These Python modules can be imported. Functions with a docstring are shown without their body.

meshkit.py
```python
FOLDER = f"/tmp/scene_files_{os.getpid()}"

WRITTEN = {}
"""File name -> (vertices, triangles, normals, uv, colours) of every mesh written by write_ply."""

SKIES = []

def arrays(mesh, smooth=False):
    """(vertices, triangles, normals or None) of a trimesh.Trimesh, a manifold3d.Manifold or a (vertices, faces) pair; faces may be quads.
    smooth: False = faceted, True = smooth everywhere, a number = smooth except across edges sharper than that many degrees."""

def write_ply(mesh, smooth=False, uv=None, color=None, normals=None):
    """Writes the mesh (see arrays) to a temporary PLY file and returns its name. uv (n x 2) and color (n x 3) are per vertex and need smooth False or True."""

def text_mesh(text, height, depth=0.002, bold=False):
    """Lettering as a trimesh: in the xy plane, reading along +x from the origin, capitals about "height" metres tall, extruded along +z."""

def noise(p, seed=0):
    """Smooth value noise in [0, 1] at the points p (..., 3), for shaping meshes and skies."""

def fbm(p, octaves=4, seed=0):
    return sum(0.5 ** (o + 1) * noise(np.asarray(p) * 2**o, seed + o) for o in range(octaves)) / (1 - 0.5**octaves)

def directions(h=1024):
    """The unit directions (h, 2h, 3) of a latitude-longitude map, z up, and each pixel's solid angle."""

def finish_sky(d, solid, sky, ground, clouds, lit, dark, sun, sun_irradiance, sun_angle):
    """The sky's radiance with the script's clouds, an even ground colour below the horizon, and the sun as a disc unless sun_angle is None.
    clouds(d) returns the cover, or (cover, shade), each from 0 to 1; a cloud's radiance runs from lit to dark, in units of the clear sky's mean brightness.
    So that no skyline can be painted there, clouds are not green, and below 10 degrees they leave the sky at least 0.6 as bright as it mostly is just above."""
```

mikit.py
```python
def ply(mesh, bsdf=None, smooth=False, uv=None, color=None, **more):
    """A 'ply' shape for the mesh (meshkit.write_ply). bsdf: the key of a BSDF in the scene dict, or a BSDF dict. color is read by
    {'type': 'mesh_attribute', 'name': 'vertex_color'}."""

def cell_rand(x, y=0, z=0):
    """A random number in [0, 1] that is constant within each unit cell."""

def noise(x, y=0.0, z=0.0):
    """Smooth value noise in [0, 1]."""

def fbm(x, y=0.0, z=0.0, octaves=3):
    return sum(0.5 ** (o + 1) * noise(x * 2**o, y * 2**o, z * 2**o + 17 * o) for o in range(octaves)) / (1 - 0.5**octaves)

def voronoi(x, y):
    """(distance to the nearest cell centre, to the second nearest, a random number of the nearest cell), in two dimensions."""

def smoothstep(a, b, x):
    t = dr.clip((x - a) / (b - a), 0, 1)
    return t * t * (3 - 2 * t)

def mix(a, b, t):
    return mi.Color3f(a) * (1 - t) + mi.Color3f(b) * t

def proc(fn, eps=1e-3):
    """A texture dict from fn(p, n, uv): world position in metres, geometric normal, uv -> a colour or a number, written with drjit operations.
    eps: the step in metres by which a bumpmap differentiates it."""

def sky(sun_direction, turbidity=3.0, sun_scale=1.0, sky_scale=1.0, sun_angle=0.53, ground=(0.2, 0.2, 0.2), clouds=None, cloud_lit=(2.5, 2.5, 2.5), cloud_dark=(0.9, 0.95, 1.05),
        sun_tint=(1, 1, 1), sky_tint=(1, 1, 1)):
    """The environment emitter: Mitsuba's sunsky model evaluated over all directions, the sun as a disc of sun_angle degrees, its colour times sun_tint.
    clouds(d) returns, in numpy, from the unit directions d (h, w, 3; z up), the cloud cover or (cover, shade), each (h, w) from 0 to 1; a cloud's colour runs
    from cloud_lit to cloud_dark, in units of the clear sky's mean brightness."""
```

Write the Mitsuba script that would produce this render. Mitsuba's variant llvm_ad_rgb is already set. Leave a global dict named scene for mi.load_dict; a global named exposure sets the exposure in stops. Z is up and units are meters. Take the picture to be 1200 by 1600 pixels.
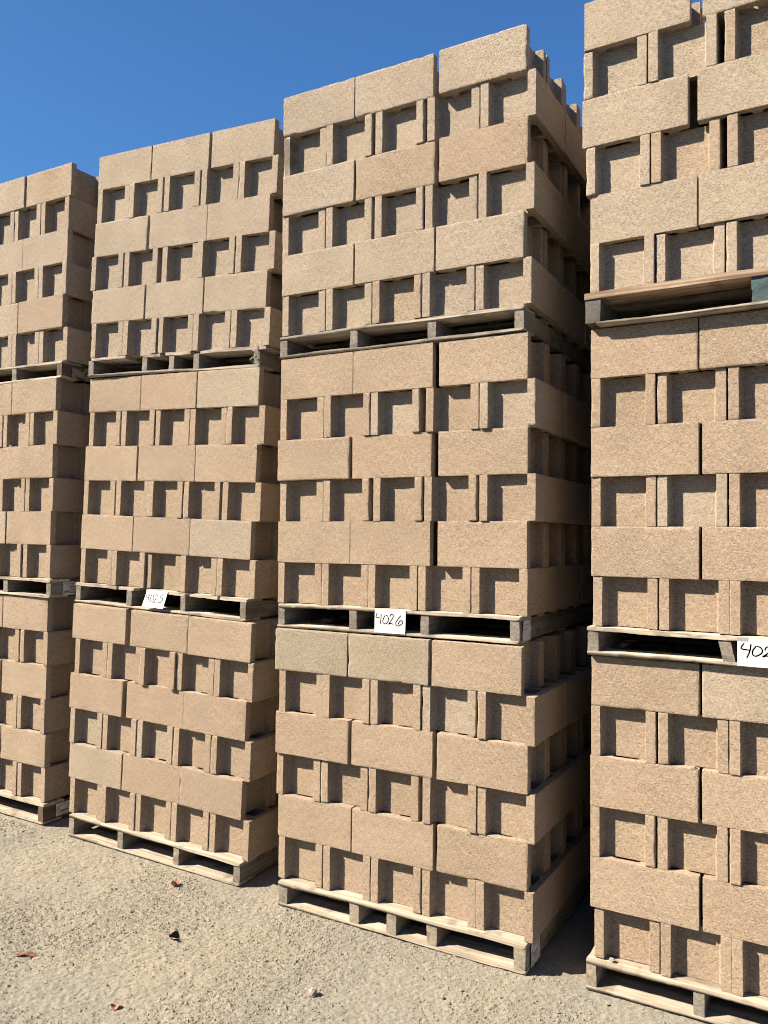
import math, random
import numpy as np, trimesh, mitsuba as mi, drjit as dr
import manifold3d as m3
from shapely.geometry import LineString
import mikit, meshkit
from mikit import noise, fbm, smoothstep, mix, proc

T = mi.ScalarTransform4f
scene, labels = {'type': 'scene'}, {}
random.seed(7)
rng = np.random.default_rng(7)

# ------------------------------------------------------------------ camera, sky, exposure
PITCH, ROLL, YAW = 0.02388, 0.02391, 0.50914
CAM = np.array([2.3538, -3.2112, 1.7414])
_fwd = np.array([-math.sin(YAW), math.cos(YAW), 0.0])
_right = np.array([math.cos(YAW), math.sin(YAW), 0.0])
_F = math.cos(PITCH) * _fwd + math.sin(PITCH) * np.array([0, 0, 1.0])
_U = math.cos(PITCH) * np.array([0, 0, 1.0]) - math.sin(PITCH) * _fwd
_UP = math.cos(ROLL) * _U - math.sin(ROLL) * _right
scene['camera'] = {
    'type': 'perspective', 'fov': math.degrees(2 * math.atan(600 / 1293.1)), 'fov_axis': 'x',
    'near_clip': 0.05, 'far_clip': 2000.0,
    'to_world': T().look_at(origin=CAM.tolist(), target=(CAM + _F).tolist(), up=_UP.tolist()),
    'film': {'type': 'hdrfilm', 'width': 768, 'height': 1024},
}
SUN_AZ = math.atan2(-0.643, -0.766)
SUN_EL = math.radians(39.5)
SUN = [math.cos(SUN_EL) * math.cos(SUN_AZ), math.cos(SUN_EL) * math.sin(SUN_AZ), math.sin(SUN_EL)]
scene['sky'] = mikit.sky(SUN, turbidity=3.0, sky_scale=0.30, sky_tint=(0.57, 0.95, 1.34), sun_tint=(0.95, 1.0, 1.11), ground=(0.13, 0.12, 0.095))
exposure = 3.6

# ------------------------------------------------------------------ materials
TINTS = np.array([
    (0.213, 0.168, 0.123), (0.205, 0.162, 0.118), (0.220, 0.174, 0.127), (0.216, 0.167, 0.121),
    (0.216, 0.180, 0.140), (0.220, 0.185, 0.143), (0.223, 0.176, 0.128), (0.208, 0.165, 0.123),
    (0.212, 0.179, 0.140), (0.222, 0.188, 0.147), (0.194, 0.166, 0.125), (0.178, 0.156, 0.118),
])


def block_tint(uv):
    k = mi.Float(uv.x) * len(TINTS)
    c = mi.Color3f(*[float(v) for v in TINTS[0]])
    for i in range(1, len(TINTS)):
        c = dr.select(k > i, mi.Color3f(*[float(v) for v in TINTS[i]]), c)
    return c


STAIN = (-0.030, 3.56)      # dirty smear down the left end of a block near the top of the 4026 tower: x, z


def block_color(p, n, uv):
    g = noise(p.x * 300, p.y * 300, p.z * 300)
    h = noise(p.x * 170 + 31, p.y * 170, p.z * 170)
    l = noise(p.x * 104 + 5, p.y * 104 + 11, p.z * 104)
    pit = smoothstep(0.66, 0.84, noise(p.x * 215 + 7, p.y * 215 + 3, p.z * 215))
    pale = smoothstep(0.62, 0.82, noise(p.x * 190 + 70, p.y * 190 + 13, p.z * 190))
    broad = fbm(p.x * 5, p.y * 5, p.z * 5, 3)
    c = block_tint(uv) * (0.52 + 0.38 * g + 0.46 * h + 0.18 * l + 0.26 * (broad - 0.5))
    c = mix(c, mi.Color3f(0.36, 0.315, 0.26), pale * 0.45)
    c = mix(c, mi.Color3f(0.060, 0.043, 0.030), pit * 0.42)
    dx, dz = (p.x - STAIN[0]) / 0.035, (p.z - STAIN[1]) / 0.085
    st = smoothstep(0.25, 0.75, fbm(p.x * 45, p.y * 45, p.z * 30, 3) + 0.45 - 0.45 * (dx * dx + dz * dz))
    return mix(c, mi.Color3f(0.075, 0.066, 0.055), dr.select((dx * dx + dz * dz < 2.5) & (p.y < 0.2), st, 0.0) * 0.7)


def block_height(p, n, uv):
    a = noise(p.x * 300, p.y * 300, p.z * 300)
    b = noise(p.x * 170 + 31, p.y * 170, p.z * 170)
    pit = smoothstep(0.66, 0.84, noise(p.x * 215 + 7, p.y * 215 + 3, p.z * 215))
    return a * 0.5 + b * 0.55 - pit * 0.55


scene['mat_block'] = {'type': 'bumpmap', 'arbitrary': proc(block_height, 6e-4), 'scale': 0.0015,
                      'bsdf': {'type': 'principled', 'base_color': proc(block_color), 'roughness': 0.95, 'specular': 0.15}}


def wood(base, dark, axis, amount=1.0):
    def color(p, n, uv):
        if axis == 'u':
            s = fbm(p.x * 2.5, p.y * 90, p.z * 130, 3)
            f = noise(p.x * 9, p.y * 260, p.z * 300)
        else:
            s = fbm(p.x * 110, p.y * 2.5, p.z * 110, 3)
            f = noise(p.x * 260, p.y * 9, p.z * 260)
        blotch = fbm(p.x * 7, p.y * 7, p.z * 7, 3)
        t = smoothstep(0.35, 0.68, s) * 0.65 + 0.35 * f
        c = mix(base, dark, t * amount * 0.8)
        grime = smoothstep(0.52, 0.72, fbm(p.x * 16 + 5, p.y * 16, p.z * 24, 3))
        c = mix(c, mi.Color3f(0.055, 0.045, 0.035), grime * 0.45)
        return c * (0.72 + 0.56 * blotch)
    return {'type': 'principled', 'base_color': proc(color), 'roughness': 0.85, 'specular': 0.2}


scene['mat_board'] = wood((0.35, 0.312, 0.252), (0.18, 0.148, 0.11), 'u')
scene['mat_board_grey'] = wood((0.30, 0.27, 0.225), (0.12, 0.10, 0.08), 'u')
scene['mat_board_red'] = wood((0.27, 0.215, 0.155), (0.105, 0.06, 0.038), 'u', 1.2)
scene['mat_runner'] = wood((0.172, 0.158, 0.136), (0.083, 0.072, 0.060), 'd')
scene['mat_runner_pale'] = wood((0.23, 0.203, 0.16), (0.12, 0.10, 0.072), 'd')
scene['mat_runner_green'] = wood((0.050, 0.088, 0.092), (0.025, 0.04, 0.042), 'd', 0.9)
scene['mat_runner_grey'] = wood((0.105, 0.100, 0.090), (0.06, 0.056, 0.05), 'd')
scene['mat_runner_dark'] = wood((0.10, 0.07, 0.05), (0.05, 0.035, 0.025), 'd')


def ground_color(p, n, uv):
    a = fbm(p.x * 1.6, p.y * 1.6, 0.0, 3)
    b = fbm(p.x * 14, p.y * 14, 3.0, 3)
    g = noise(p.x * 170, p.y * 170, p.z * 170)
    h = noise(p.x * 70, p.y * 70, 5.0)
    c = mix(mi.Color3f(0.186, 0.171, 0.137), mi.Color3f(0.168, 0.160, 0.136), smoothstep(0.42, 0.62, a))
    c = mix(c, mi.Color3f(0.152, 0.143, 0.118), smoothstep(0.5, 0.72, b) * 0.5)
    c = c * (0.82 + 0.26 * g + 0.14 * h)
    dark = smoothstep(0.80, 0.9, noise(p.x * 110, p.y * 110, 1.0))
    return mix(c, mi.Color3f(0.07, 0.06, 0.045), dark * 0.2)


def ground_height(p, n, uv):
    return noise(p.x * 210, p.y * 210, 2.0) * 0.5 + noise(p.x * 90, p.y * 90, 4.0)


scene['mat_ground'] = {'type': 'bumpmap', 'arbitrary': proc(ground_height, 1e-3), 'scale': 0.0025,
                       'bsdf': {'type': 'principled', 'base_color': proc(ground_color), 'roughness': 0.97, 'specular': 0.1}}


def pebble_color(p, n, uv):
    r = mikit.cell_rand(p.x * 70, p.y * 70, 1.0)
    c = mix(mi.Color3f(0.205, 0.186, 0.149), mi.Color3f(0.165, 0.154, 0.128), r)
    return c * (0.85 + 0.3 * noise(p.x * 200, p.y * 200, p.z * 200))


scene['mat_pebble'] = {'type': 'principled', 'base_color': proc(pebble_color), 'roughness': 0.95, 'specular': 0.1}


def stone_color(p, n, uv):
    return mix(mi.Color3f(0.25, 0.235, 0.20), mi.Color3f(0.11, 0.10, 0.088), smoothstep(0.4, 0.7, fbm(p.x * 90, p.y * 90, p.z * 90, 3)))


scene['mat_stone'] = {'type': 'principled', 'base_color': proc(stone_color), 'roughness': 0.9, 'specular': 0.2}


def paper_color(p, n, uv):
    return mi.Color3f(0.44, 0.465, 0.47) * (0.93 + 0.1 * fbm(p.x * 30, p.y * 30, p.z * 30, 2))


scene['mat_card'] = {'type': 'twosided', 'bsdf': {'type': 'principled', 'base_color': proc(paper_color), 'roughness': 0.7, 'specular': 0.3}}


def label_color(p, n, uv):
    return mix(mi.Color3f(0.44, 0.43, 0.41), mi.Color3f(0.28, 0.26, 0.23), smoothstep(0.45, 0.7, fbm(p.x * 40, p.y * 40, p.z * 40, 3)))


scene['mat_label'] = {'type': 'twosided', 'bsdf': {'type': 'principled', 'base_color': proc(label_color), 'roughness': 0.8, 'specular': 0.2}}
def dirty_label_color(p, n, uv):
    return mix(mi.Color3f(0.20, 0.18, 0.14), mi.Color3f(0.06, 0.05, 0.04), smoothstep(0.45, 0.58, fbm(p.x * 22, p.y * 22, p.z * 30, 3)))


scene['mat_label_dirty'] = {'type': 'twosided', 'bsdf': {'type': 'principled', 'base_color': proc(dirty_label_color), 'roughness': 0.8, 'specular': 0.2}}
scene['mat_ink'] = {'type': 'principled', 'base_color': {'type': 'rgb', 'value': [0.02, 0.02, 0.025]}, 'roughness': 0.5}
scene['mat_ink_faded'] = {'type': 'principled', 'base_color': {'type': 'rgb', 'value': [0.16, 0.17, 0.185]}, 'roughness': 0.6}
scene['mat_print'] = {'type': 'principled', 'base_color': {'type': 'rgb', 'value': [0.12, 0.11, 0.10]}, 'roughness': 0.6}
scene['mat_tape'] = {'type': 'principled', 'base_color': {'type': 'rgb', 'value': [0.20, 0.20, 0.22]}, 'roughness': 0.4}


def leaf(c1, c2):
    def color(p, n, uv):
        return mix(c1, c2, smoothstep(0.35, 0.7, fbm(p.x * 120, p.y * 120, p.z * 120, 3)))
    return {'type': 'twosided', 'bsdf': {'type': 'principled', 'base_color': proc(color), 'roughness': 0.7, 'specular': 0.3}}


scene['mat_leaf_red'] = leaf((0.16, 0.065, 0.042), (0.08, 0.03, 0.02))
scene['mat_leaf_dark'] = leaf((0.05, 0.04, 0.026), (0.028, 0.022, 0.015))
scene['mat_leaf_pale'] = leaf((0.25, 0.135, 0.095), (0.18, 0.09, 0.06))

# ------------------------------------------------------------------ layout (metres)
H, LEN, WID, PAL = 0.194, 0.4012, 0.2456, 0.1205        # course height, block length and width, pallet height
# tower -> per load: x, y of the front left corner, yaw, lean along the face, lean in depth, height offset, tilt
POSE = {
    1: [[-2.8698, 0.0447, -0.0234, 0.0014, 0.0038, 0.0164, 0.0112], [-2.876, 0.0429, -0.0265, 0.0077, 0.0098, 0.0096, 0.0096], [-2.859, 0.0663, -0.0143, 0.0086, 0.0108, -0.0021, 0.0061]],
    2: [[-1.4341, 0.0307, 0.0193, 0.0142, 0.0002, 0.0111, -0.018], [-1.4575, 0.0777, 0.0027, 0.0125, 0.0085, 0.0086, -0.0189], [-1.425, 0.0781, 0.0257, 0.0065, 0.0101, 0.0069, -0.0251]],
    3: [[0.0392, -0.0058, -0.0042, -0.0269, -0.0203, -0.0104, 0.0137], [-0.013, 0.0069, 0.0042, 0.0085, -0.0092, -0.0132, 0.0158], [-0.0262, -0.0011, 0.0, -0.0066, -0.0035, -0.0191, 0.0151]],
    4: [[1.5112, 0.0415, -0.0201, -0.0218, -0.0049, -0.0074, 0.0178], [1.4894, 0.0237, -0.0251, -0.0214, -0.0044, -0.0107, 0.0145], [1.4604, 0.0016, -0.0307, -0.0347, -0.0107, 0.0103, 0.0144]],
}
# centres of the front blocks along the face, courses 1 (bottom, end-on) to 6 (top, lengthwise)
ROWS = {
    (1, 0): [[0.121, 0.372, 0.623, 0.874, 1.123], [0.224, 0.631, 1.042], [0.105, 0.356, 0.607, 0.858, 1.108], [0.205, 0.612, 1.026], [0.1, 0.351, 0.602, 0.853, 1.113], [0.206, 0.613, 1.026]],
    (1, 1): [[0.115, 0.366, 0.617, 0.868, 1.123], [0.218, 0.625, 1.031], [0.116, 0.367, 0.618, 0.868, 1.118], [0.214, 0.621, 1.032], [0.128, 0.379, 0.63, 0.879, 1.128], [0.207, 0.614, 1.026]],
    (1, 2): [[0.138, 0.389, 0.64, 0.889, 1.138], [0.197, 0.604, 1.02], [0.113, 0.364, 0.615, 0.864, 1.113], [0.2174, 0.6217, 1.026], [0.101, 0.352, 0.601, 0.85, 1.099], [0.211, 0.618, 1.034]],
    (2, 0): [[0.127, 0.376, 0.624, 0.873, 1.122], [0.189, 0.594, 0.999], [0.11, 0.359, 0.612, 0.867, 1.118], [0.174, 0.597, 1.004], [0.114, 0.368, 0.618, 0.867, 1.116], [0.165, 0.609, 1.018]],
    (2, 1): [[0.123, 0.372, 0.621, 0.87, 1.12], [0.194, 0.6, 1.01], [0.121, 0.377, 0.626, 0.877, 1.138], [0.197, 0.613, 1.022], [0.137, 0.394, 0.643, 0.892, 1.142], [0.205, 0.61, 1.016]],
    (2, 2): [[0.115, 0.365, 0.615, 0.865, 1.121], [0.186, 0.598, 1.007], [0.096, 0.348, 0.623, 0.876, 1.129], [0.184, 0.6045, 1.0088], [0.116, 0.366, 0.625, 0.879, 1.131], [0.193, 0.6, 1.018]],
    (3, 0): [[0.127, 0.379, 0.629, 0.879, 1.128], [0.2, 0.61, 1.027], [0.118, 0.367, 0.619, 0.887, 1.139], [0.195, 0.611, 1.034], [0.133, 0.383, 0.632, 0.889, 1.144], [0.19, 0.595, 1.011]],
    (3, 1): [[0.123, 0.372, 0.621, 0.87, 1.119], [0.1945, 0.5988, 1.035], [0.118, 0.368, 0.637, 0.888, 1.147], [0.182, 0.593, 1.025], [0.111, 0.36, 0.61, 0.884, 1.139], [0.1855, 0.5898, 1.02]],
    (3, 2): [[0.124, 0.376, 0.626, 0.878, 1.129], [0.197, 0.609, 1.02], [0.112, 0.366, 0.629, 0.882, 1.138], [0.194, 0.603, 1.026], [0.112, 0.362, 0.626, 0.885, 1.141], [0.186, 0.591, 1.023]],
    (4, 0): [[0.129, 0.378, 0.627, 0.877, 1.128], [0.193, 0.606, 1.013], [0.116, 0.371, 0.622, 0.873, 1.124], [0.194, 0.606, 1.013], [0.121, 0.373, 0.625, 0.876, 1.127], [0.201, 0.611, 1.018]],
    (4, 1): [[0.128, 0.378, 0.627, 0.878, 1.129], [0.2, 0.611, 1.018], [0.122, 0.375, 0.626, 0.877, 1.128], [0.201, 0.615, 1.022], [0.123, 0.375, 0.626, 0.877, 1.128], [0.202, 0.609, 1.016]],
    (4, 2): [[0.128, 0.379, 0.629, 0.88, 1.131], [0.209, 0.617, 1.024], [0.119, 0.371, 0.642, 0.893, 1.144], [0.186, 0.622, 1.029], [0.118, 0.37, 0.642, 0.893, 1.144], [0.201, 0.647, 1.054]],
}


def frame(t, c):
    x0, y0, yaw, lu, ld, dz, tilt = POSE[t][c]
    u = np.array([math.cos(yaw), math.sin(yaw), tilt]); u /= np.linalg.norm(u)
    d = np.array([-math.sin(yaw), math.cos(yaw), 0.0])
    return u, d, np.cross(u, d)


def at(t, c, u, dep, z):
    """World point: u along the face from its left end, dep behind the face, z above the pallet top of load c of tower t."""
    x0, y0, yaw, lu, ld, dz, tilt = POSE[t][c]
    zz = PAL + c * (6 * H + PAL) + z + dz + tilt * u
    u, dep = u + lu * z, dep + ld * z
    return np.array([x0 + u * math.cos(yaw) - dep * math.sin(yaw), y0 + u * math.sin(yaw) + dep * math.cos(yaw), zz])


def pallet_height(t, c):
    return PAL + (POSE[t][c][5] - POSE[t][c - 1][5] + 0.6 * (POSE[t][c][6] - POSE[t][c - 1][6]) if c else 0.0)


def matrix(t, c, u, dep, z, turn=0.0):
    """4x4 that puts a local shape (x along the face, y into the depth, z up) at a spot of a load, turned about its own upright axis."""
    U, D, N = frame(t, c)
    m = np.eye(4)
    R = np.stack([U, D, N], 1) @ np.array([[math.cos(turn), -math.sin(turn), 0], [math.sin(turn), math.cos(turn), 0], [0, 0, 1.0]])
    m[:3, :3], m[:3, 3] = R, at(t, c, u, dep, z)
    return m


def base_height(x):
    """Height of the yard under the pallets."""
    xs, zs = [-8.0], [0.0]
    for t in (1, 2, 3, 4):
        for u in (0.0, 1.25):
            q = at(t, 0, u, 0, -PAL)
            xs.append(q[0]); zs.append(q[2])
    return np.interp(x, xs + [9.0], zs + [0.0])


# ------------------------------------------------------------------ the ground
def ground_z(x, y):
    x, y = np.asarray(x, float), np.asarray(y, float)
    near = np.exp(-((y - 0.5) / 2.2) ** 2)
    p = np.stack([x, y, np.zeros_like(x)], -1)
    under = np.clip((y + 0.05) / 0.10, 0, 1)
    rough = (meshkit.fbm(p * 1.7, 3, 5) - 0.5) * 0.016 + (meshkit.fbm(p * 11, 3, 9) - 0.5) * 0.006
    grit = (1 - np.abs(2 * meshkit.noise(p * 48, 3) - 1)) ** 1.5 * 0.0035 + (meshkit.noise(p * 100, 4) - 0.5) * 0.004
    return base_height(x) * near - 0.001 + rough * (1 - 0.65 * under) - 0.004 * under + grit * (1 - 0.4 * under)


def axis(a, b, step, far):
    mid = np.arange(a, b + step / 2, step)
    g, s, out = [], step, 0.0
    while out < far:
        s *= 1.35
        out += s
        g.append(out)
    g = np.array(g)
    return np.concatenate([(a - g)[::-1], mid, b + g])


gx, gy = axis(-2.6, 2.9, 0.0075, 500.0), axis(-1.7, 0.62, 0.0065, 500.0)
X, Y = np.meshgrid(gx, gy, indexing='ij')
Zg = ground_z(X, Y)
far = np.maximum(np.abs(X), np.abs(Y)) > 4.5
Zg[far] = -0.004
idx = np.arange(X.size).reshape(X.shape)
quads = np.stack([idx[:-1, :-1], idx[1:, :-1], idx[1:, 1:], idx[:-1, 1:]], -1).reshape(-1, 4)
gv = np.stack([X, Y, Zg], -1).reshape(-1, 3)
scene['ground'] = mikit.ply((gv, quads), 'mat_ground', smooth=True)
labels['ground'] = {'kind': 'structure', 'label': 'dusty tan gravel ground of the yard in front of the towers', 'category': 'ground'}

# loose gravel on it: nobody could count it
base_v = np.array([(1, 0, 0), (0, 1, 0), (-1, 0, 0), (0, -1, 0), (0, 0, 1), (0, 0, -1)], float)
base_f = np.array([(0, 1, 4), (1, 2, 4), (2, 3, 4), (3, 0, 4), (1, 0, 5), (2, 1, 5), (3, 2, 5), (0, 3, 5)])
N = 120000
px = rng.uniform(-2.55, 2.6, N); py = rng.uniform(-1.65, 0.25, N)
clump = meshkit.fbm(np.stack([px, py, 0 * px], -1) * 2.3, 3, 21)
keep = (rng.random(N) < np.clip((clump - 0.36) * 3.6, 0.10, 1)) & ~((py > -0.03) & (px < 1.3)) & ~((py > 0.0) & (px > 1.44))
px, py = px[keep], py[keep]
size = np.clip(rng.lognormal(math.log(0.0027), 0.40, len(px)), 0.0018, 0.0090)
vs = base_v[None] * (1 + rng.uniform(-0.28, 0.28, (len(px), len(base_v), 1)))
ang = rng.uniform(0, 2 * np.pi, len(px))
vs = vs * np.stack([rng.uniform(0.8, 1.35, len(px)), rng.uniform(0.75, 1.1, len(px)), rng.uniform(0.55, 0.9, len(px))], -1)[:, None]
ca, sa = np.cos(ang)[:, None], np.sin(ang)[:, None]
vs = np.stack([vs[..., 0] * ca - vs[..., 1] * sa, vs[..., 0] * sa + vs[..., 1] * ca, vs[..., 2]], -1) * size[:, None, None]
vs += np.stack([px, py, ground_z(px, py) + size * 0.22], -1)[:, None]
fs = base_f[None] + (np.arange(len(px)) * len(base_v))[:, None, None]
scene['gravel'] = mikit.ply((vs.reshape(-1, 3), fs.reshape(-1, 3)), 'mat_pebble')
labels['gravel'] = {'kind': 'stuff', 'label': 'loose pebbles and crumbs strewn over the dusty ground', 'category': 'gravel'}

# ------------------------------------------------------------------ concrete blocks
BH = H - 0.0007


def block_section(L=LEN, W=WID):
    """Outline of a hollow block lying as it is cast: recessed ends and two cores."""
    a, b = L / 2, W / 2
    fl, rec, ch = 0.036, 0.045, 0.009
    right = [(a, -b), (a, -b + fl), (a - rec + ch, -b + fl + 0.003), (a - rec, -b + fl + 0.003 + ch), (a - rec, b - fl - 0.003 - ch), (a - rec + ch, b - fl - 0.003), (a, b - fl), (a, b)]
    outer = right + [(-x, -y) for x, y in right]
    cs = m3.CrossSection([outer])
    core_l = (L - 2 * rec - 3 * 0.032) / 2
    core = m3.CrossSection.square([core_l - 0.03, W - 2 * 0.029 - 0.03], True).offset(0.015, m3.JoinType.Round, 2.0, 12)
    for s in (-1, 1):
        cs = cs - core.translate([s * (core_l / 2 + 0.016), 0])
    return cs


def make_block(seed, wear=1.0):
    solid = m3.Manifold.extrude(block_section(), BH, 0).refine_to_length(0.0085)
    mesh = solid.to_mesh()
    v, f = np.array(mesh.vert_properties[:, :3], float), np.array(mesh.tri_verts)
    half = np.array([LEN / 2, WID / 2, BH / 2])
    q = v - [0, 0, BH / 2]
    n1 = meshkit.fbm(v * 34 + seed * 3.7, 3, seed)
    n2 = meshkit.noise(v * 15 + seed * 1.9, seed + 50)
    # worn, crumbly arrises: a rounding whose radius wanders
    r = (0.0013 + 0.0060 * np.clip(n1 - 0.42, 0, 1) + 0.055 * np.clip(n2 - 0.70, 0, 1)) * wear
    e = np.clip(np.abs(q) - (half - r[:, None]), 0, None)
    ln = np.linalg.norm(e, axis=1)
    cut = ((e > 1e-9).sum(1) >= 2) & (ln > r)
    q[cut] -= np.sign(q[cut]) * e[cut] * (1 - r[cut] / ln[cut])[:, None]
    # rough, slightly uneven faces
    off = np.stack([meshkit.noise(v * 60 + k * 11.3 + seed, seed + k) for k in range(3)], -1) - 0.5
    slow = np.stack([meshkit.noise(v * 12 + k * 7.1 + seed, seed + 9 + k) for k in range(3)], -1) - 0.5
    q += off * [0.0009, 0.0009, 0.0008] + slow * [0.0016, 0.0016, 0.0004]
    q[:, 2] = np.clip(q[:, 2], -BH / 2, BH / 2)
    return q + [0, 0, BH / 2], f


VARIANTS = []
for k in range(18):
    tint = k if k < 12 else ((k * 5) % 10 if k < 16 else (0, 4)[k - 16])
    v, f = make_block(k + 1, 0.3 if k > 15 else 1.0 if k != 11 else 1.5)
    mesh = trimesh.Trimesh(v, f, process=False)
    key = 'block_shape_%03d' % k
    # facet-split normals: keep arrises crisp
    sm = trimesh.graph.smooth_shade(mesh, angle=math.radians(38), facet_minarea=None)
    scene[key] = {'type': 'shapegroup', 'block': mikit.ply(sm, 'mat_block', smooth=True, uv=np.tile([(tint + 0.5) / len(TINTS), 0.5], (len(sm.vertices), 1)))}
    VARIANTS.append(key)

ORD = ['first', 'second', 'third', 'fourth', 'fifth']
COURSE = ['bottom', 'second', 'third', 'fourth', 'fifth', 'top']
LOAD = ['lower', 'middle', 'upper']
TOWER = {1: 'leftmost tower', 2: 'second tower, 4025', 3: 'third tower, 4026', 4: 'rightmost tower'}
count = {}


def key_for(name):
    k = count.get(name, -1) + 1
    count[name] = k
    return name if k == 0 else '%s_%03d' % (name, k)


filler = []           # blocks nobody sees whole: inside and behind the stacks


def put_block(t, c, k, u, dep, along, label):
    """along: the block lies lengthwise to the front face."""
    top_light = c == 2
    grey = (t, c, k) == (3, 0, 5) and along and u < 0.7 and dep < 0.3
    if grey:
        var = 11 if u < 0.4 else 10
    else:
        pool = [4, 5, 8, 9, 13, 15] if top_light and random.random() < 0.8 else [0, 1, 2, 3, 6, 7, 12, 14]
        if not top_light and random.random() < 0.08:
            pool = [8, 13, 15]
        var = random.choice(pool)
    tight = along and dep < 0.2 and ((t, c, k) in ((3, 1, 1), (3, 1, 5)) and u < 0.8 or (t, c, k) == (2, 2, 3) and u > 0.4 or (t, c, k) == (1, 2, 3))
    if tight:
        var = 16 if c == 1 else 17
    turn = (0 if along else math.pi / 2) + random.choice([0, math.pi]) + (0 if tight else random.gauss(0, 0.005))
    jitter = 0.0 if tight else random.gauss(0, 0.0035)
    m = matrix(t, c, u, dep + jitter, k * H, turn)
    key = key_for('concrete_block')
    scene[key] = {'type': 'instance', 'shapegroup': {'type': 'ref', 'id': VARIANTS[var]}, 'to_world': T(m)}
    labels[key] = {'label': label, 'category': 'concrete block', 'group': 'concrete blocks stacked on pallets'}


def in_view(t, i, along):
    if t == 1:
        return i >= (1 if along else 2)
    if t == 4:
        return i <= (1 if along else 2)
    return True


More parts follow.
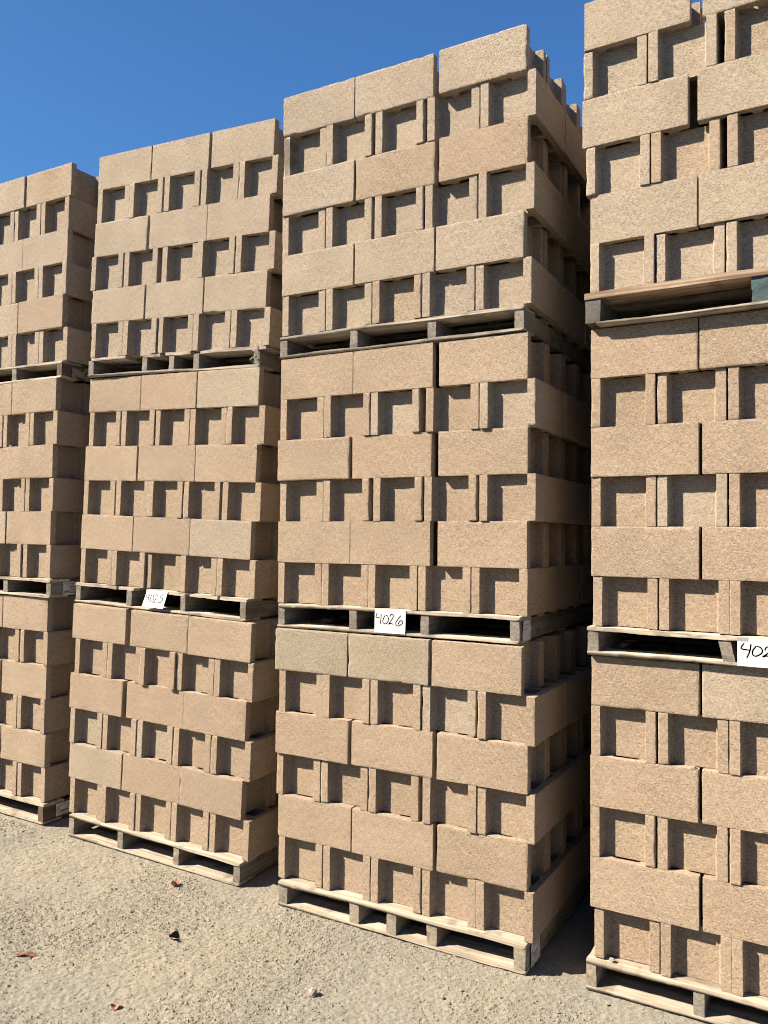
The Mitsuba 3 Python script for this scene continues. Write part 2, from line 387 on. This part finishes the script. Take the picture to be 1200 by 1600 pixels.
for t in (1, 2, 3, 4):
    for c in range(3):
        for k in range(6):
            along = k % 2 == 1
            us = ROWS[(t, c)][k]
            n, rows = len(us), (5 if along else 3)
            pitch = (WID if along else LEN) + 0.0025
            for j in range(rows):
                for i, u in enumerate(us):
                    dep = (WID if along else LEN) / 2 + j * pitch
                    where = '%s course, %s load, %s' % (COURSE[k], LOAD[c], TOWER[t])
                    look = 'lengthwise tan block' if along else 'end-on tan block'
                    if (t, c, k) == (3, 0, 5) and j == 0 and i < 2:
                        look = 'lengthwise greyish block'
                    if j == 0 and in_view(t, i, along):
                        if t == 1:
                            pos = ['rightmost', 'second from right', 'third from right'][n - 1 - i]
                        elif i == n - 1 and t != 4:
                            pos = 'rightmost'
                        else:
                            pos = 'leftmost' if i == 0 else ORD[i] + ' from left'
                        put_block(t, c, k, u, dep, along, '%s, %s, %s' % (look, pos, where))
                    elif i == n - 1 and (t == 3 or (t == 2 and along and j == 1)):
                        look = 'recessed tan block end' if along else 'shaded tan block'
                        put_block(t, c, k, u + random.gauss(0, 0.004), dep, along, '%s, %s back on right side, %s' % (look, ORD[j], where))
                    else:
                        filler.append((t, c, k, u, dep, along))

# a second row of stacks right behind the first closes the gaps between the towers
for t in (1, 2, 3, 4):
    for c in range(3):
        for k in range(6):
            along = k % 2 == 1
            for j in range(5 if along else 3):
                for u in ROWS[(t, c)][k]:
                    filler.append((t, c, k, u + 0.40, 1.40 + (WID if along else LEN) * (j + 0.5), along))

# the rest of the stacks, one mesh: the same hollow blocks with plain faces
plain = m3.Manifold.extrude(block_section(LEN, WID).simplify(0.004), BH, 0).to_mesh()
pv, pf = np.array(plain.vert_properties[:, :3], float), np.array(plain.tri_verts)
fv, ff = [], []
for q, (t, c, k, u, dep, along) in enumerate(filler):
    m = matrix(t, c, u + random.gauss(0, 0.001), dep, k * H, (0 if along else math.pi / 2) + random.gauss(0, 0.002))
    fv.append(pv @ m[:3, :3].T + m[:3, 3]); ff.append(pf + q * len(pv))
fv, ff = np.concatenate(fv), np.concatenate(ff)
fm = trimesh.graph.smooth_shade(trimesh.Trimesh(fv, ff, process=False), angle=math.radians(20), facet_minarea=None) if False else trimesh.Trimesh(fv[ff].reshape(-1, 3), np.arange(ff.size).reshape(-1, 3), process=False)
scene['stacked_blocks'] = mikit.ply(fm, 'mat_block', smooth=False, uv=np.tile([0.5 / len(TINTS), 0.5], (len(fm.vertices), 1)))
labels['stacked_blocks'] = {'kind': 'stuff', 'label': 'mass of tan concrete blocks filling the inside of the towers', 'category': 'concrete blocks'}


# pallets of the second row, as plain as their blocks
bv, bf = [], []
for t in (1, 2, 3, 4):
    for c in range(3):
        P = pallet_height(t, c) - 0.002
        for (u0, u1, d0, d1, z0, z1) in [(0.0, 1.23, 0.0, 1.21, -0.018, 0.0), (0.0, 1.23, 0.0, 1.21, -P, -P + 0.014)] + [(a, a + 0.04, 0.0, 1.21, -P + 0.0145, -0.0185) for a in (0.0, 0.4, 0.79, 1.19)]:
            o = len(bv)
            bv += [at(t, c, u0 + 0.40 + (u1 - u0) * i, 1.40 + d0 + (d1 - d0) * j, z0 + (z1 - z0) * k) for k in (0, 1) for j in (0, 1) for i in (0, 1)]
            bf += [[o + i for i in f] for f in ([0, 2, 3, 1], [4, 5, 7, 6], [0, 1, 5, 4], [2, 6, 7, 3], [0, 4, 6, 2], [1, 3, 7, 5])]
scene['stacked_pallets'] = mikit.ply((np.array(bv), np.array(bf)), 'mat_board')
labels['stacked_pallets'] = {'kind': 'stuff', 'label': 'pallets of the second row of stacks behind the front towers', 'category': 'pallets'}

# across the yard, behind the photographer: the facing row of the same stacks, whose shaded side the light in the shadows comes from
ov, of = [], []
orng = random.Random(5)
for q in range(11):
    x0, y0 = -6.6 + q * 1.44 + orng.uniform(-0.05, 0.05), -8.9 + orng.uniform(-0.06, 0.06)
    for c in range(3):
        for k in range(6):
            along = k % 2 == 1
            for i in range(3 if along else 5):
                w = (LEN if along else WID) + 0.004
                a = (0 if along else math.pi / 2)
                R2 = np.array([[math.cos(a), -math.sin(a), 0], [math.sin(a), math.cos(a), 0], [0, 0, 1.0]])
                ov.append(pv @ R2.T + [x0 + (i + 0.5) * w, y0 - (WID if along else LEN) / 2, 0.12 + c * (6 * H + 0.12) + k * H])
                of.append(pf + (len(ov) - 1) * len(pv))
ov, of = np.concatenate(ov), np.concatenate(of)
scene['facing_blocks'] = mikit.ply((ov[of].reshape(-1, 3), np.arange(of.size).reshape(-1, 3)), 'mat_block', smooth=False, uv=np.tile([0.5 / len(TINTS), 0.5], (of.size, 1)))
labels['facing_blocks'] = {'kind': 'stuff', 'label': 'facing row of tan block stacks across the yard', 'category': 'concrete blocks'}

# ------------------------------------------------------------------ pallets
def board_mesh(lx, ly, lz, seed, rough=0.0019, nx=None, warp=0.0, ragged=0.0, bow=0.0):
    """A sawn board as a subdivided box centred at the origin, its edges a little rounded and uneven; x is the grain."""
    ax = 'x' if lx >= ly else 'y'
    nx = max(2, int(lx / 0.03)) if lx >= ly else max(2, int(lx / 0.012))
    ny = max(2, int(ly / 0.03)) if ly > lx else max(2, int(ly / 0.02))
    man = m3.Manifold.cube([lx, ly, lz], True).refine_to_length(0.022)
    msh = man.to_mesh()
    v, f = np.array(msh.vert_properties[:, :3], float), np.array(msh.tri_verts)
    half = np.array([lx, ly, lz]) / 2
    r = 0.0016 + 0.016 * np.clip(meshkit.noise(v * 26 + seed, seed) - 0.58, 0, 1)
    e = np.clip(np.abs(v) - (half - r[:, None]), 0, None)
    ln = np.linalg.norm(e, axis=1)
    cut = ((e > 1e-9).sum(1) >= 2) & (ln > r)
    v[cut] -= np.sign(v[cut]) * e[cut] * (1 - r[cut] / ln[cut])[:, None]
    p = v * ([6, 40, 40] if ax == 'x' else [40, 6, 40]) + seed * 5.3
    v += (np.stack([meshkit.noise(p + 9 * k, seed + k) for k in range(3)], -1) - 0.5) * 2 * rough
    if ragged:
        s = v[:, 0] if ax == 'x' else v[:, 1]
        tip = np.abs(s) > (max(lx, ly) / 2 - 0.02)
        g = (meshkit.noise(v * 90 + seed, seed + 31) - 0.4) * ragged
        v[tip, 0 if ax == 'x' else 1] -= np.sign(s[tip]) * np.abs(g[tip])
    if bow:
        s = (v[:, 0] / lx if ax == 'x' else v[:, 1] / ly) * 5.0 + seed * 2.17
        v[:, 2] -= bow * meshkit.noise(np.stack([s, 0 * s, 0 * s], -1), seed + 3)
    if warp:
        v[:, 2] += warp * (2 * v[:, 0] / lx) ** 2
    return v, f


def put_mesh(key, v, f, m, mat, smooth=35):
    scene[key] = mikit.ply((v @ m[:3, :3].T + m[:3, 3], f), mat, smooth=smooth)


RUNNERS = {
    (1, 0): [(0.0, 0.04), (0.60, 0.64), (1.217, 1.262)], (1, 1): [(0.0, 0.04), (0.41, 0.45), (0.833, 0.875), (1.225, 1.265)],
    (1, 2): [(0.0, 0.04), (0.40, 0.44), (0.788, 0.829), (1.192, 1.236)],
    (2, 0): [(0.036, 0.075), (0.403, 0.443), (0.794, 0.831), (1.18, 1.22)], (2, 1): [(-0.023, 0.014), (0.377, 0.415), (0.769, 0.803), (1.166, 1.203)],
    (2, 2): [(-0.017, 0.022), (0.390, 0.427), (0.583, 0.620), (0.756, 0.794), (1.147, 1.186)],
    (3, 0): [(0.023, 0.073), (0.412, 0.460), (0.600, 0.648), (0.791, 0.839), (1.178, 1.228)], (3, 1): [(0.009, 0.046), (0.406, 0.446), (0.766, 0.806), (1.172, 1.214)],
    (3, 2): [(-0.008, 0.034), (0.387, 0.427), (0.782, 0.823), (1.18, 1.222)],
    (4, 0): [(-0.019, 0.020), (0.374, 0.414), (0.80, 0.84), (1.18, 1.22)], (4, 1): [(-0.014, 0.030), (0.472, 0.514), (0.83, 0.87), (1.20, 1.24)],
    (4, 2): [(-0.008, 0.052), (0.593, 0.653), (1.19, 1.25)],
}
PROUD = {(4, 2): 0.030, (3, 2): 0.004, (2, 2): 0.004, (3, 0): 0.030, (2, 0): 0.028, (4, 0): 0.024, (1, 0): 0.016}
PALLET_LABEL = {
    (1, 0): 'low pallet half sunk in dust under the leftmost tower', (1, 1): 'pallet with white side label between lower and middle loads, leftmost tower',
    (1, 2): 'pallet with dirty side label under the upper load of the leftmost tower',
    (2, 0): 'pale pallet on the ground under the tower with card 4025', (2, 1): 'pallet that card 4025 hangs on, under the middle load',
    (2, 2): 'broken weathered pallet with splintered corner above the middle load of tower 4025',
    (3, 0): 'pallet on the ground with five runner ends under the 4026 tower', (3, 1): 'pallet carrying the 4026 card, under the middle load',
    (3, 2): 'weathered pallet under the upper load of the tower with card 4026',
    (4, 0): 'dusty pallet on the ground under the rightmost tower', (4, 1): 'pallet behind the card at the right edge of the photo',
    (4, 2): 'pallet with dark green runner and warped reddish board, rightmost tower',
}
for (t, c), runners in RUNNERS.items():
    P = pallet_height(t, c) - 0.0015
    proud = PROUD.get((t, c), 0.010)
    name = key_for('wooden_pallet')
    labels[name] = {'label': PALLET_LABEL[(t, c)], 'category': 'pallet', 'group': 'wooden pallets under the loads of blocks'}
    tb = 0.017 if (t, c) != (4, 2) else 0.027
    bb = 0.014
    L0, L1 = runners[0][0] - 0.002, runners[-1][1] + 0.002
    depth = 1.22
    rh = P - tb - bb
    seed = t * 10 + c
    weathered = (t, c) in ((2, 2), (3, 2), (1, 2))
    n_run = n_top = n_bot = 0

    def part(kind, num):
        return '%s__%s' % (name, kind) if num == 0 else '%s__%s_%03d' % (name, kind, num)
    for i, (a, b) in enumerate(runners):
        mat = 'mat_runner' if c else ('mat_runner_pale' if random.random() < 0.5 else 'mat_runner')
        if t == 4 and c == 2:
            mat = 'mat_runner_green' if i else 'mat_runner_grey'
        if t == 1 and i == len(runners) - 1 and c != 1:
            mat = 'mat_runner_dark'
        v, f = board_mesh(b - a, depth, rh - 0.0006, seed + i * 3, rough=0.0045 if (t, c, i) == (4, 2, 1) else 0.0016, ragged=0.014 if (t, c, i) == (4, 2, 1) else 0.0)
        if (t, c, i) == (4, 1, 1):          # twisted runner end
            s = np.clip((-depth / 2 + 0.25 - v[:, 1]) / 0.25, 0, 1)
            v[:, 0] -= s * v[:, 2] / rh * 0.020
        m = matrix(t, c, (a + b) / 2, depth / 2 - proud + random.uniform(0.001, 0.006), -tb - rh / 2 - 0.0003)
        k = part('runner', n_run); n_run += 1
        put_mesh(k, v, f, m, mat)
        if (t, c) == (4, 2) and i == 1:
            labels[k] = {'label': 'dark green painted runner end'}
    widths = [0.14, 0.09, 0.10, 0.09, 0.10, 0.09, 0.14]
    pos = [0.07, 0.28, 0.47, 0.65, 0.83, 1.01, depth - 0.07]
    for i, (w, y) in enumerate(zip(widths, pos)):
        mat = 'mat_board_grey' if weathered or random.random() < 0.3 else 'mat_board'
        pieces = [(L0, L1)]
        if (t, c) == (2, 2) and i == 0:      # the cracked front board
            pieces = [(L0 + 0.02, 0.27), (0.395, 0.52), (0.56, 0.735), (0.80, L1 + 0.04)]
        if (t, c) == (2, 1) and i == 0:
            pieces = [(L0, 0.30), (0.315, 0.43), (0.52, 0.80), (0.83, 1.02), (1.03, L1)]
        if (t, c) == (4, 2) and i == 0:
            mat = 'mat_board_red'
        if c == 0:
            mat = 'mat_board'
        for (a, b) in pieces:
            v, f = board_mesh(b - a, w, tb - 0.0006, seed + i * 7 + int(a * 50), warp=-0.006 if (t, c) == (4, 2) and i == 0 else 0.0, ragged=0.012 if len(pieces) > 1 else 0.004, bow=0.005)
            m = matrix(t, c, (a + b) / 2, y - proud + (0.0 if i else random.uniform(-0.002, 0.003)), -tb / 2)
            put_mesh(part('deck_board', n_top), v, f, m, mat); n_top += 1
    for i, (w, y) in enumerate(zip([0.13, 0.10, 0.13], [0.065, depth / 2, depth - 0.065])):
        mat = 'mat_board_grey' if (t, c) in ((2, 2), (3, 2)) else 'mat_board'
        a = L0 if (t, c) != (4, 2) or i else L0 + 0.045
        v, f = board_mesh(L1 - a, w, bb - 0.0006, seed + 60 + i * 5, ragged=0.006, bow=-0.004, rough=0.0030 if weathered else 0.0019)
        m = matrix(t, c, (a + L1) / 2, y - proud + (random.uniform(-0.004, 0.002) if not i else 0), -P + bb / 2)
        put_mesh(part('bottom_board', n_bot), v, f, m, mat); n_bot += 1
    if (t, c) == (2, 2):                      # splintered end of the last runner
        vs_, fs_ = [], []
        for s in range(15):
            o = np.array([random.uniform(1.140, 1.200), -proud - 0.002 + random.uniform(-0.004, 0.012), random.uniform(-0.095, -0.018)])
            d_ = np.array([random.gauss(0, 0.35), -abs(random.gauss(0.25, 0.2)), random.gauss(0, 1)]); d_ /= np.linalg.norm(d_)
            ln = random.uniform(0.015, 0.034)
            side = np.cross(d_, [0.3, 0.8, 0.1]); side /= np.linalg.norm(side)
            up_ = np.cross(d_, side)
            w_ = random.uniform(0.0015, 0.004)
            tri = [o + side * w_, o - side * w_ * 0.6 + up_ * w_, o - side * w_ * 0.6 - up_ * w_]
            pts = tri + [o + d_ * ln, o - d_ * ln * 0.4]
            b0 = len(vs_)
            vs_ += pts
            fs_ += [[b0, b0 + 1, b0 + 3], [b0 + 1, b0 + 2, b0 + 3], [b0 + 2, b0, b0 + 3], [b0 + 1, b0, b0 + 4], [b0 + 2, b0 + 1, b0 + 4], [b0, b0 + 2, b0 + 4]]
        w3 = np.array([at(t, c, *q) for q in vs_])
        scene[name + '__splinters'] = mikit.ply((w3, np.array(fs_)), 'mat_board_grey')
        labels[name + '__splinters'] = {'label': 'frayed splinters at the broken corner', 'kind': 'stuff'}


# ------------------------------------------------------------------ number cards
def catmull(pts, n=8):
    p = np.array(pts, float)
    if len(p) < 3:
        return p
    p = np.vstack([2 * p[0] - p[1], p, 2 * p[-1] - p[-2]])
    out = []
    for i in range(1, len(p) - 2):
        for s in np.linspace(0, 1, n, endpoint=False):
            a, b, c_, d = p[i - 1], p[i], p[i + 1], p[i + 2]
            out.append(0.5 * (2 * b + (c_ - a) * s + (2 * a - 5 * b + 4 * c_ - d) * s ** 2 + (3 * b - a - 3 * c_ + d) * s ** 3))
    return np.array(out + [p[-2]])


# pen strokes in card coordinates (0..1 from left, 0..1 from top), as written on each card
DIGITS_4026 = {
    'digit_four': [[(0.075, 0.185), (0.045, 0.345), (0.16, 0.375)], [(0.215, 0.225), (0.205, 0.42), (0.19, 0.63)]],
    'digit_zero': [[(0.34, 0.27), (0.295, 0.38), (0.275, 0.53), (0.34, 0.61), (0.415, 0.565), (0.455, 0.43), (0.43, 0.29), (0.375, 0.245)]],
    'digit_two': [[(0.50, 0.30), (0.53, 0.21), (0.585, 0.20), (0.61, 0.265), (0.58, 0.39), (0.47, 0.605), (0.53, 0.58), (0.61, 0.605)]],
    'digit_six': [[(0.845, 0.24), (0.76, 0.39), (0.695, 0.545), (0.725, 0.65), (0.81, 0.65), (0.895, 0.56), (0.915, 0.47), (0.87, 0.44), (0.805, 0.49), (0.775, 0.60)]],
}
DIGITS_4025 = {
    'digit_four': [[(0.05, 0.26), (0.055, 0.42), (0.19, 0.43)], [(0.185, 0.24), (0.205, 0.48), (0.23, 0.73)]],
    'digit_zero': [[(0.30, 0.28), (0.285, 0.48), (0.345, 0.69), (0.42, 0.67), (0.445, 0.48), (0.40, 0.30), (0.34, 0.27)]],
    'digit_two': [[(0.49, 0.34), (0.53, 0.23), (0.575, 0.27), (0.575, 0.42), (0.50, 0.69), (0.55, 0.68)]],
    'digit_five': [[(0.86, 0.20), (0.745, 0.24), (0.76, 0.37), (0.84, 0.41), (0.875, 0.54), (0.82, 0.66), (0.71, 0.68)]],
}
DIGITS_CUT = {
    'digit_four': [[(0.165, 0.205), (0.10, 0.385), (0.295, 0.425)], [(0.345, 0.22), (0.315, 0.46), (0.245, 0.69)]],
    'digit_zero': [[(0.47, 0.275), (0.385, 0.45), (0.39, 0.57), (0.455, 0.62), (0.57, 0.55), (0.63, 0.43), (0.59, 0.32), (0.51, 0.275)]],
    'digit_two': [[(0.69, 0.385), (0.725, 0.295), (0.80, 0.265), (0.845, 0.33), (0.80, 0.45), (0.64, 0.62), (0.73, 0.585), (0.845, 0.605)]],
}


def card(label, t, c, corners, digits, ink, pen, curl, span=1.0):
    """A sheet of card: corners TL, TR, BR, BL as (u, dep, z) on the load's front."""
    name = key_for('number_card')
    labels[name] = {'label': label, 'category': 'card', 'group': 'handwritten number cards on the pallets'}
    P = [at(t, c, *q) for q in corners]

    def pt(a, b, lift=0.0):
        q = P[0] * (1 - a) * (1 - b) + P[1] * a * (1 - b) + P[2] * a * b + P[3] * (1 - a) * b
        return q + nrm * (lift + curl * (math.sin(a * 2.6 + 0.3) * 0.5 + (b - 0.5) ** 2))
    nrm = np.cross(P[1] - P[0], P[0] - P[3]); nrm /= np.linalg.norm(nrm)
    n = 10
    v = np.array([pt(i / n, j / n, s) for s in (0.0, -0.0006) for j in range(n + 1) for i in range(n + 1)])
    k = (n + 1) ** 2
    q = np.array([[j * (n + 1) + i, (j + 1) * (n + 1) + i, (j + 1) * (n + 1) + i + 1, j * (n + 1) + i + 1] for j in range(n) for i in range(n)])
    rim = [j for j in range(n + 1)] + [j * (n + 1) + n for j in range(1, n + 1)] + [n * (n + 1) + i for i in range(n - 1, -1, -1)] + [j * (n + 1) for j in range(n - 1, 0, -1)]
    sides = np.array([[rim[i], rim[(i + 1) % len(rim)], rim[(i + 1) % len(rim)] + k, rim[i] + k] for i in range(len(rim))])
    scene[name + '__sheet'] = mikit.ply((v, np.vstack([q, q[:, ::-1] + k, sides])), 'mat_card', smooth=30)
    W_ = np.linalg.norm(P[1] - P[0]); H_ = np.linalg.norm(P[3] - P[0])
    for dig, strokes in digits.items():
        ms = []
        for s in strokes:
            line = LineString([(x * span * W_, y * H_) for x, y in catmull(s)])
            poly = line.buffer(pen / 2, quad_segs=3)
            e = trimesh.creation.extrude_polygon(poly, 0.0003, engine='earcut')
            ms.append(e)
        e = trimesh.util.concatenate(ms)
        vv = np.array([pt(x / W_, y / H_, 0.0004 + z) for x, y, z in e.vertices])
        key = name + '__' + dig
        scene[key] = mikit.ply((vv, e.faces), ink)
    return name, pt


card('small white card leaning out, faintly handwritten 4025', 2, 1, [(0.530, -0.006, -0.006), (0.681, -0.008, -0.004), (0.681, -0.042, -0.094), (0.530, -0.040, -0.090)], DIGITS_4025, 'mat_ink_faded', 0.0042, 0.004)
card('white card handwritten 4026 hanging on the middle pallet', 3, 1, [(0.543, -0.0135, -0.002), (0.697, -0.0135, -0.001), (0.697, -0.0150, -0.106), (0.543, -0.0150, -0.106)], DIGITS_4026, 'mat_ink', 0.0040, 0.003)
nm, pt = card('white card cut off by the right edge of the photo, digits 402', 4, 1, [(0.530, -0.0135, -0.007), (0.700, -0.0135, -0.005), (0.700, -0.0150, -0.108), (0.530, -0.0150, -0.107)], DIGITS_CUT, 'mat_ink', 0.0045, 0.002, 0.77)
tape = [pt(a, b, l) for l in (0.0012, 0.0006) for a, b in ((0.0, 0.0), (0.22, 0.0), (0.215, 0.12), (0.0, 0.13))]
scene[nm + '__tape'] = mikit.ply((np.array(tape), np.array([[3, 2, 1, 0], [4, 5, 6, 7], [0, 1, 5, 4], [1, 2, 6, 5], [2, 3, 7, 6], [3, 0, 4, 7]])), 'mat_tape')
labels[nm + '__tape'] = {'label': 'dark tape on the upper left corner'}


# ------------------------------------------------------------------ paper labels on the pallets' right sides
def side_label(label, t, c, u, d0, d1, z0, z1, mat, lines, ragged, seed):
    name = key_for('paper_label')
    labels[name] = {'label': label, 'category': 'label', 'group': 'paper labels on the pallet sides'}
    n, m_ = 14, 8
    r_ = np.random.default_rng(seed)

    def pt(a, b, lift=0.0):
        w = float(meshkit.noise(np.array([a * 5, b * 4, seed * 1.7]), seed))
        e = ragged * (float(meshkit.noise(np.array([a * 9, b * 9, seed * 3.1]), seed + 5)) - 0.5)
        edge = (2 * abs(a - 0.5)) ** 6, (2 * abs(b - 0.5)) ** 6
        return at(t, c, u + 0.0015 + 0.006 * w * (0.3 + ragged * 20) + lift, d0 + (d1 - d0) * a - math.copysign(e * edge[0], a - 0.5), z0 + (z1 - z0) * b - math.copysign(e * edge[1], b - 0.5))
    v = np.array([pt(i / n, j / m_, s) for s in (0.0005, 0.0) for j in range(m_ + 1) for i in range(n + 1)])
    k = (n + 1) * (m_ + 1)
    q = np.array([[j * (n + 1) + i, j * (n + 1) + i + 1, (j + 1) * (n + 1) + i + 1, (j + 1) * (n + 1) + i] for j in range(m_) for i in range(n)])
    scene[name + '__sheet'] = mikit.ply((v, np.vstack([q, q[:, ::-1] + k])), mat, smooth=30)
    vv, ff_ = [], []
    for (a0, a1, b, h) in lines:
        steps = np.linspace(a0, a1, 9)
        b0 = len(vv)
        for a in steps:
            vv += [pt(a, b, 0.0009), pt(a, b + h, 0.0009)]
        ff_ += [[b0 + 2 * i, b0 + 2 * i + 2, b0 + 2 * i + 3, b0 + 2 * i + 1] for i in range(8)]
    if lines:
        scene[name + '__print'] = mikit.ply((np.array(vv), np.array(ff_)), 'mat_print')
        labels[name + '__print'] = {'label': 'faint illegible print lines'}


LINES = [(0.08, 0.95, 0.80, 0.035), (0.10, 0.45, 0.58, 0.05), (0.05, 0.14, 0.20, 0.10), (0.18, 0.32, 0.15, 0.07), (0.72, 0.80, 0.28, 0.07)]
side_label('dirty torn label on the top pallet side, leftmost tower', 1, 2, 1.238, 0.06, 0.33, -0.100, -0.022, 'mat_label_dirty', [], 0.012, 3)
side_label('white printed label on the middle pallet side, leftmost tower', 1, 1, 1.267, 0.075, 0.37, -0.098, -0.020, 'mat_label', LINES, 0.004, 4)
side_label('white printed label on the ground pallet side, leftmost tower', 1, 0, 1.264, 0.07, 0.33, -0.095, -0.022, 'mat_label', [(0.08, 0.5, 0.82, 0.04), (0.1, 0.45, 0.72, 0.03), (0.1, 0.35, 0.30, 0.10), (0.65, 0.72, 0.45, 0.06), (0.03, 0.95, 0.06, 0.03)], 0.003, 5)
side_label('crumpled grey label on the pallet side right of card 4026', 3, 1, 1.216, 0.02, 0.12, -0.108, -0.018, 'mat_label', [(0.15, 0.8, 0.75, 0.03), (0.2, 0.6, 0.55, 0.03)], 0.016, 6)
side_label('ragged white label on the ground pallet side, 4026 tower', 3, 0, 1.231, 0.015, 0.13, -0.112, -0.012, 'mat_label', [(0.15, 0.7, 0.5, 0.03)], 0.018, 8)


# ------------------------------------------------------------------ small things on the ground
def blade(name_label, x, y, length, width, fold, curl, rz, tilt, mat, lift=0.006, lobes=1, roll=0.0):
    name = key_for('dry_leaf')
    labels[name] = {'label': name_label, 'category': 'leaf', 'group': 'dry leaves on the ground'}
    n, m_ = 16, 6
    pts = []
    for s in (0.0, -0.0007):
        for i in range(n + 1):
            a = i / n
            w = width * (math.sin(math.pi * min(max(a, 0.03), 0.97)) ** 0.7)
            if lobes == 2:
                w = width * (0.35 + 0.65 * abs(math.sin(2 * math.pi * a)) ** 0.6) * (math.sin(math.pi * min(max(a, 0.04), 0.96)) ** 0.35)
            for j in range(m_ + 1):
                b = j / m_ - 0.5
                yy = b * w
                zz = fold * abs(b) * w * 2 + curl * math.sin(math.pi * a) * length + 0.0016 * math.sin(9 * a + 5 * b) + (0.35 * width * math.cos(2 * math.pi * a) * -0.3 if lobes == 2 else 0)
                pts.append(((a - 0.5) * length, yy, zz + s))
    pts = np.array(pts)
    k = (n + 1) * (m_ + 1)
    q = np.array([[i * (m_ + 1) + j, (i + 1) * (m_ + 1) + j, (i + 1) * (m_ + 1) + j + 1, i * (m_ + 1) + j + 1] for i in range(n) for j in range(m_)])
    M = trimesh.transformations.euler_matrix(roll, tilt, rz, 'sxyz')
    w3 = pts @ M[:3, :3].T
    w3 += [x, y, float(ground_z(x, y)) + lift - w3[:, 2].min() - 0.006]
    scene[name] = mikit.ply((w3, np.vstack([q, q[:, ::-1] + k])), mat, smooth=40)


blade('curled dark red leaf on the gravel before the 4025 tower', -0.4687, -0.146, 0.034, 0.040, 0.75, -0.22, 0.3, 0.0, 'mat_leaf_red', 0.005, 1, -0.25)
blade('dark folded leaf standing upright on the gravel', -0.117, -0.522, 0.046, 0.030, 1.1, 0.08, 0.75, 0.25, 'mat_leaf_dark', 0.004, 1, 0.75)
blade('reddish brown two-lobed leaf lying near the left edge', -0.516, -0.945, 0.092, 0.034, 0.18, -0.04, 0.55, 0.0, 'mat_leaf_red', 0.004, 2)
blade('pale pinkish torn leaf near the bottom edge', 0.058, -1.009, 0.040, 0.032, 0.3, 0.06, 2.2, 0.05, 'mat_leaf_pale', 0.006, 1, 0.05)


def rock(label, name, x, y, z, r, seed, mat, squash=(1, 1, 1)):
    key = key_for(name)
    labels[key] = {'label': label, 'category': 'stone' if name == 'stone' else 'crumb'}
    s = trimesh.creation.icosphere(subdivisions=3)
    v = np.array(s.vertices)
    v = v / (np.abs(v) ** 3).sum(1, keepdims=True) ** (1 / 3) * 0.9
    v *= (0.75 + 0.5 * meshkit.fbm(v * 1.6 + seed, 3, seed))[:, None] * np.array(squash)
    scene[key] = mikit.ply((v * r + [x, y, z], s.faces), mat, smooth=30)


rock('pale grey stone casting a shadow on the gravel, bottom centre', 'stone', 0.623, -0.573, float(ground_z(0.623, -0.573)) + 0.009, 0.0185, 3, 'mat_stone')
rock('small pale pebble right of the grey stone', 'stone', 1.051, -0.340, float(ground_z(1.051, -0.340)) + 0.004, 0.008, 5, 'mat_stone')
q = at(4, 0, 0.375, 0.010, 4 * H + 0.004)
rock('pale crumb lying on a block edge, rightmost tower lower load', 'concrete_crumb', q[0], q[1], q[2], 0.010, 9, 'mat_stone', (1.2, 1, 0.7))
q = at(4, 0, 0.075, 0.004, 0.006)
rock('pale crumb on the ground pallet of the rightmost tower', 'concrete_crumb', q[0], q[1], q[2], 0.009, 12, 'mat_stone', (1.2, 1, 0.7))
q = at(1, 1, 0.825, 0.008, 4 * H + 0.003)
rock('pale crumb at a block corner in the leftmost tower', 'concrete_crumb', q[0], q[1], q[2], 0.010, 15, 'mat_stone', (1.2, 1, 0.8))
